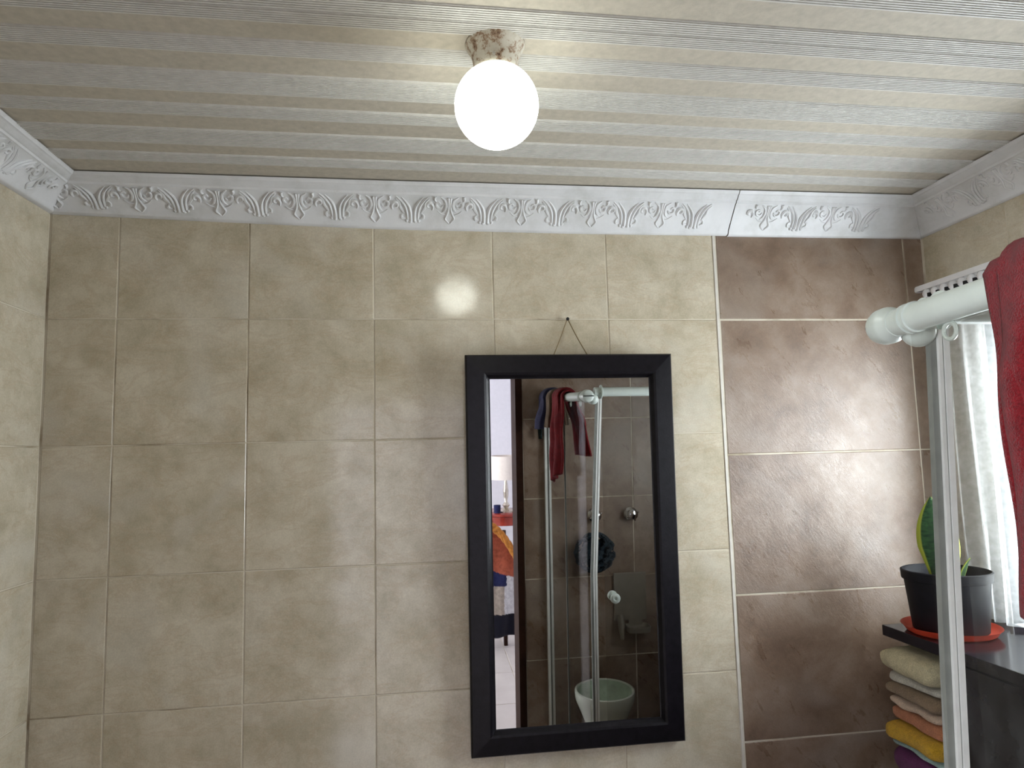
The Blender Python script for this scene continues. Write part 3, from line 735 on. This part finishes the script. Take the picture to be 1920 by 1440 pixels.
stack = [('cream_terry', 0.062, 'thick cream folded towel on top of the stack', 2.012), ('ivory_terry', 0.026, 'pale ivory folded towel just under the top cream one', 2.035),
         ('taupe_terry', 0.036, 'brown folded towel between ivory and pinkish cream ones', 2.02), ('blush_terry', 0.027, 'thin pinkish cream folded towel below the brown one', 2.03),
         ('terracotta_terry', 0.037, 'terracotta folded towel above the mustard yellow one', 2.032), ('mustard_terry', 0.046, 'mustard yellow folded towel low in the stack', 2.012),
         ('aqua_terry', 0.018, 'thin pale aqua folded towel under the mustard one', 2.03), ('plum_terry', 0.07, 'dark plum folded towel at the bottom of the visible stack', 2.03)]
z = CZ - 0.050
for i, (mname, th, lab, x0) in enumerate(stack):
    z -= th; folded('folded_towel', mname, z, th, lab, x0, i+3)
for i, (mname, lab) in enumerate((('navy_terry', 'dark navy folded towel under the plum one on the shelf'),)):
    th = z - 0.44; folded('folded_towel', mname, 0.44, th, lab, 2.02, 31+i)

# ------------------------------------------------------------------ potted snake plant on the cabinet
PX, PY = 2.148, -0.245
sa = MB().lathe([(0.0, 0.0), (0.094, 0.0), (0.102, 0.005), (0.112, 0.019), (0.1145, 0.020), (0.110, 0.0165), (0.100, 0.008), (0.0, 0.006)], seg=40, cap=False).build('saucer', 'orange_plastic', None, True, (PX, PY, CZ))
tag(sa, 'round orange-red plastic saucer under the black pot', 'saucer')
pp = empty('potted_plant', (PX, PY, CZ+0.0065)); tag(pp, 'snake plant with yellow-edged leaves in a black plastic pot', 'plant')
MB().lathe([(0.0, 0.0), (0.082, 0.0), (0.086, 0.004), (0.098, 0.128), (0.1035, 0.130), (0.105, 0.152), (0.1015, 0.154), (0.097, 0.150), (0.092, 0.125), (0.0, 0.12)], seg=40, cap=False).build('pot', 'black_plastic', pp, True)
MB().lathe([(0.092, 0.128), (0.06, 0.134), (0.03, 0.131), (0.0, 0.136)], seg=24, cap=False).build('soil', 'soil', pp, True)
def leaf(bx, by, h, w_, lx, ly, rot, twist=0.3):
    n, m_ = 18, 8; rows = []; uvs = []
    for i in range(n+1):
        t = i/n; ww = w_*(0.45+0.55*min(1, t/0.4))*(1-max(0, (t-0.45)/0.55)**2.2)*0.5 + 0.0008
        ang = rot + twist*t; cx, cy = bx + lx*t**1.6, by + ly*t**1.6
        row = []
        for j in range(m_+1):
            s_ = j/m_*2-1; bow = 0.22*ww*s_*s_
            row.append((cx + ww*s_*math.cos(ang) - bow*math.sin(ang), cy + ww*s_*math.sin(ang) + bow*math.cos(ang), 0.128 + h*t))
        rows.append(row)
    mb = MB(); mb.grid(rows); o = link('leaf', mb.mesh('leaf', 'snake_leaf', True, weld=False), pp)
    me = o.data; uvl = me.uv_layers.new(name='UVMap')
    for poly in me.polygons:
        for li in poly.loop_indices:
            vi = me.loops[li].vertex_index; uvl.data[li].uv = ((vi % (m_+1))/m_, (vi//(m_+1))/n)
    md = o.modifiers.new('thick', 'SOLIDIFY'); md.thickness = 0.0025
leaf(-0.020, -0.005, 0.215, 0.086, -0.006, 0.004, -0.55, 0.2)
leaf(0.004, -0.03, 0.10, 0.026, 0.006, 0.0, 0.1, 0.2)
leaf(-0.010, -0.034, 0.082, 0.022, 0.020, 0.004, 0.6, 0.2)
leaf(0.020, -0.030, 0.058, 0.020, 0.024, -0.004, 0.2, 0.3)
leaf(0.030, 0.010, 0.17, 0.05, 0.012, 0.004, -0.3, 0.4)

# ------------------------------------------------------------------ things inside the shower, seen in the mirror
FW = YF + 0.0005
for x, lab in ((1.668, 'chrome shower tap behind the corner profile, seen in mirror'), (1.858, 'chrome shower tap nearer the window wall, seen in mirror')):
    t_ = empty('shower_tap', (x, FW, Z0-0.803)); tag(t_, lab, 'tap', 'shower taps on the brown wall')
    MB().lathe([(0.0, 0.0), (0.033, 0.0), (0.034, 0.004), (0.026, 0.010), (0.013, 0.014), (0.012, 0.022)], axis='Y', seg=28, cap=False).build('wall_plate', 'chrome', t_, True)
    MB().lathe([(0.012, 0.020), (0.022, 0.024), (0.027, 0.034), (0.026, 0.048), (0.018, 0.054), (0.0, 0.055)], axis='Y', seg=24, cap=False).build('handle', 'chrome', t_, True)
    mb = MB()
    for k in range(4):
        a = math.pi/2*k+0.4; mb.tube([(0.02*math.cos(a), 0.040, 0.02*math.sin(a)), (0.034*math.cos(a), 0.040, 0.034*math.sin(a))], [0.006, 0.0045], 8)
    mb.build('grip', 'chrome', t_, True)
# net sponge
lo = empty('bath_sponge', (1.652, FW, Z0-0.98)); tag(lo, 'dark ruffled bath sponge hanging under the shower taps, in mirror', 'sponge')
mb = MB(); rnd = random.Random(5)
for k in range(90):
    u = rnd.uniform(-1, 1); ph = rnd.uniform(0, 2*math.pi); d = Vector((math.sqrt(1-u*u)*math.cos(ph), math.sqrt(1-u*u)*math.sin(ph), u))
    c = Vector((d.x*0.078, 0.062+d.y*0.038, d.z*0.072)); a = d.orthogonal().normalized(); b_ = d.cross(a)
    pts = []
    for q in range(8):
        t = q/7*math.pi; pts.append(c + a*0.034*math.cos(t) + b_*0.008*math.sin(q*2.4+k) + d*0.022*math.sin(t))
    mb.tube(pts, [0.003+0.006*math.sin(q/7*math.pi) for q in range(8)], 5)
mb.ball((0, 0.062, 0), 0.06, 14, 8, (1.15, 0.62, 1.1))
mb.build('net', 'loofah_net', lo, True)
MB().tube([(0.0, 0.05, 0.075), (0.004, 0.03, 0.13), (0.012, 0.016, 0.140)], 0.002, 6).build('cord', 'loofah_net', lo, True)
# caddy
cd_ = empty('shower_caddy', (1.845, FW, Z0-1.40)); tag(cd_, 'pale grey wall caddy with soap dish in the shower, in mirror', 'caddy')
bevel(MB().box((-0.085, 0.0, 0.06), (0.085, 0.012, 0.30)).build('back_plate', 'grey_caddy', cd_), 0.005, 3)
mb = MB(); rows = []
for rr_, zz_ in ((0.9, -0.012), (1.0, 0.014), (0.94, 0.016), (0.82, -0.002)):
    rows.append([(0.025+0.062*rr_*math.copysign(abs(math.cos(a))**0.5, math.cos(a)), 0.05+0.045*rr_*math.copysign(abs(math.sin(a))**0.5, math.sin(a)), zz_+0.03) for a in [2*math.pi*k/28 for k in range(28)]])
mb.grid(rows, True); mb.f.append(tuple(range(28))); mb.f.append(tuple(84+k for k in range(28)))
mb.build('soap_dish', 'grey_caddy', cd_, True)
MB().tube([(-0.055, 0.012, 0.09), (-0.055, 0.03, 0.05), (-0.055, 0.045, 0.005), (-0.055, 0.04, -0.02)], [0.016, 0.018, 0.014, 0.010], 10).build('holder', 'grey_caddy', cd_, True)
MB().box((-0.01, 0.0, 0.02), (0.06, 0.012, 0.065)).build('bracket', 'grey_caddy', cd_)
# bowl
bo = empty('pedestal_bowl', (1.652, -1.43, 0)); tag(bo, 'pale green-white open bowl standing low in the shower, in mirror', 'bowl')
MB().lathe([(0.0, 0.0), (0.105, 0.0), (0.108, 0.02), (0.092, 0.10), (0.088, 0.22), (0.098, 0.30), (0.125, 0.365), (0.139, 0.40), (0.143, 0.435), (0.141, 0.442), (0.134, 0.444), (0.128, 0.438)], seg=40, cap=False).build('body', 'porcelain', bo, True)
MB().lathe([(0.1285, 0.439), (0.122, 0.40), (0.10, 0.35), (0.06, 0.32), (0.0, 0.312)], seg=40, cap=False).build('inside', 'porcelain_inside', bo, True)

# ------------------------------------------------------------------ bedroom beyond the doorway (seen in the mirror)
BX0, BX1, BY0, BY1 = -1.6, 3.0, -5.3, YF-0.15
bw = MB().box((BX0-0.1, BY0-0.1, 0), (BX1+0.1, BY0, 2.5)).build('wall_bedroom', 'bedroom_wall'); struct(bw, 'white bedroom wall, seen through the doorway in the mirror', 'wall')
bw2 = MB().box((BX1, BY0, 0), (BX1+0.1, BY1, 2.5)).build('wall_bedroom_right', 'bedroom_wall'); struct(bw2, 'white side wall of the bedroom', 'wall')
mb = MB(); mb.box((BX0-0.1, BY0, 0), (BX0, -4.4, 2.5)).box((BX0-0.1, -2.6, 0), (BX0, BY1, 2.5)).box((BX0-0.1, -4.4, 0), (BX0, -2.6, 0.75)).box((BX0-0.1, -4.4, 2.25), (BX0, -2.6, 2.5))
bw3 = mb.build('wall_bedroom_left', 'bedroom_wall'); struct(bw3, 'white bedroom wall with the daylight window', 'wall')
mb = MB().box((BX0-0.1, BY1-0.01, 0), (DX0-0.04, BY1-0.003, 2.5)).box((DX1+0.04, BY1-0.01, 0), (BX1+0.1, BY1-0.003, 2.5)).box((DX0-0.04, BY1-0.01, DZ+0.04), (DX1+0.04, BY1-0.003, 2.5))
bw4 = mb.build('wall_bedroom_front', 'bedroom_wall'); struct(bw4, 'white bedroom side of the doorway wall', 'wall')
bf = MB().box((BX0, BY0, -0.1), (BX1, BY1, -0.001)).build('floor_bedroom', 'grout'); struct(bf, 'pale tiled bedroom floor, seen in the mirror', 'floor')
for i in range(9):
    for j in range(7):
        x0 = BX0 + 0.005 + i*0.5; y0 = BY1 - 0.62 - j*0.5
        if x0+0.5 > BX1 or y0 < BY0: continue
        o = link('tile', tile_mesh(0.495, 0.495, 'bedroom_floor_tile', 0.004), bf)
        M = Matrix(((1,0,0),(0,0,1),(0,-1,0))).to_4x4(); M.translation = (x0+0.25, y0+0.25, -0.003); o.matrix_local = M
bc = MB().box((BX0-0.1, BY0-0.1, 2.5), (BX1+0.1, BY1, 2.6)).build('ceiling_bedroom', 'bedroom_wall'); struct(bc, 'white bedroom ceiling', 'ceiling')
# red console table
TX, TY = 1.60, -4.86
tz = 0.80
ta = empty('console_table', (TX, TY, 0)); tag(ta, 'small round red wooden table with curved legs, in mirror', 'table')
MB().lathe([(0.0, tz-0.028), (0.225, tz-0.028), (0.24, tz-0.018), (0.24, tz-0.008), (0.23, tz), (0.0, tz)], seg=44, cap=False).build('table_top', 'red_wood', ta, True)
MB().lathe([(0.185, tz-0.115), (0.20, tz-0.11), (0.205, tz-0.03), (0.0, tz-0.03)], seg=40, cap=False).build('apron', 'red_wood', ta, True)
for k in range(4):
    a = math.pi/4 + k*math.pi/2; ca, sa_ = math.cos(a), math.sin(a)
    MB().tube([(r*ca, r*sa_, z_) for r, z_ in ((0.17, tz-0.05), (0.195, tz-0.14), (0.205, tz-0.22), (0.17, 0.42), (0.14, 0.25), (0.14, 0.12), (0.17, 0.04), (0.185, 0.0))], [0.030, 0.036, 0.032, 0.022, 0.017, 0.015, 0.02, 0.026], 10).build('leg', 'dark_wood', ta, True)
# table lamp
tl = empty('table_lamp', (1.612, TY+0.06, tz)); tag(tl, 'table lamp with white drum shade and slim silver stem, in mirror', 'lamp')
MB().lathe([(0.0, 0.0), (0.07, 0.0), (0.07, 0.012), (0.04, 0.03), (0.022, 0.045), (0.036, 0.065), (0.022, 0.085), (0.014, 0.10), (0.024, 0.16), (0.026, 0.20), (0.016, 0.28), (0.009, 0.33), (0.008, 0.36)], seg=28, cap=False).build('stem', 'silver', tl, True)
MB().lathe([(0.155, 0.315), (0.140, 0.535), (0.137, 0.535), (0.152, 0.315)], seg=44, cap=False).build('shade', 'lamp_shade', tl, True)
cu = MB().lathe([(0.0, 0.0), (0.028, 0.0), (0.032, 0.004), (0.034, 0.075), (0.030, 0.075), (0.028, 0.008), (0.0, 0.006)], seg=22, cap=False).build('cup', 'navy_knit', None, True, (1.52, TY+0.12, tz)); tag(cu, 'small dark cup beside the table lamp, in mirror', 'cup')
# chair with a colour-block jumper and chunky knit scarf
chx, chy = 1.245, -3.62
ch = empty('bedroom_chair', (chx, chy, 0)); tag(ch, 'dark wooden chair under the patterned jumper, in mirror', 'chair')
MB().box((-0.20, -0.20, 0.42), (0.20, 0.20, 0.455)).build('seat', 'dark_wood', ch)
MB().box((-0.19, 0.15, 0.60), (0.19, 0.175, 0.855)).build('backrest', 'dark_wood', ch)
for sx in (-1, 1):
    MB().tube([(sx*0.18, 0.18, 0), (sx*0.18, 0.165, 0.45), (sx*0.18, 0.163, 0.86)], [0.016, 0.02, 0.016], 10).build('leg', 'dark_wood', ch, True)
    MB().tube([(sx*0.18, -0.17, 0), (sx*0.18, -0.17, 0.43)], [0.015, 0.02], 10).build('leg', 'dark_wood', ch, True)
def jumper():
    n, m_ = 110, 90; rows = []
    for i in range(n+1):
        t = i/n; row = []
        for j in range(m_+1):
            s_ = j/m_; x = -0.27 + 0.54*s_
            sh_ = math.exp(-((abs(x)-0.0)/0.24)**6)
            top = 0.91 - (4.0*x*x if x > 0 else 0.5*x*x)
            fold = 0.016*math.sin(x*38+t*3)*min(1, t*3)
            if t < 0.05: d = t/0.05; y = 0.215 + 0.004*d; z_ = top - 0.008*(1-d)**2
            else: d = (t-0.05)/0.95; y = 0.219 + 0.026*min(1, d*4) + fold; z_ = top - d*(top-0.07-0.10*abs(x))
            row.append((x*(1-0.10*t)+0.01*math.sin(t*9), y, z_))
        rows.append(row)
    mb = MB(); mb.grid(rows)
    me = mb.mesh('jumper', ['rust_knit', 'navy_knit', 'white_knit', 'sand_knit', 'black_knit'], True, weld=False)
    o = link('jumper', me, None, (chx, chy, 0))
    for p in me.polygons:
        c = p.center; x = c.x; z_ = c.z
        if z_ < 0.25: k = 4
        elif z_ > 0.56 - 0.3*(x-0.12): k = 0 if x > 0.06 else 1
        elif z_ > 0.46 and x < 0.185: k = 1
        elif x > 0.185: k = 2
        else: k = 3 if x < 0.165 else 2
        p.material_index = k
    md = o.modifiers.new('thick', 'SOLIDIFY'); md.thickness = 0.012
    return tag(o, 'rust, navy and white colour-block jumper draped over the chair', 'jumper')
jumper()
mb = MB()
for s_ in range(3):
    pts = []
    for i in range(60):
        t = i/59; x = -0.22 + 0.50*t; zt = 0.935 - (4.0*x*x if x > 0 else 0.5*x*x)
        a = t*36 + s_*2*math.pi/3
        pts.append((chx+x, chy+0.287+0.012*math.sin(a*0.5+s_), zt + 0.020*math.sin(a)))
    mb.tube(pts, 0.017, 8)
sc = mb.build('knit_scarf', 'orange_knit', None, True); tag(sc, 'chunky orange braided knit scarf across the chair top, in mirror', 'scarf')
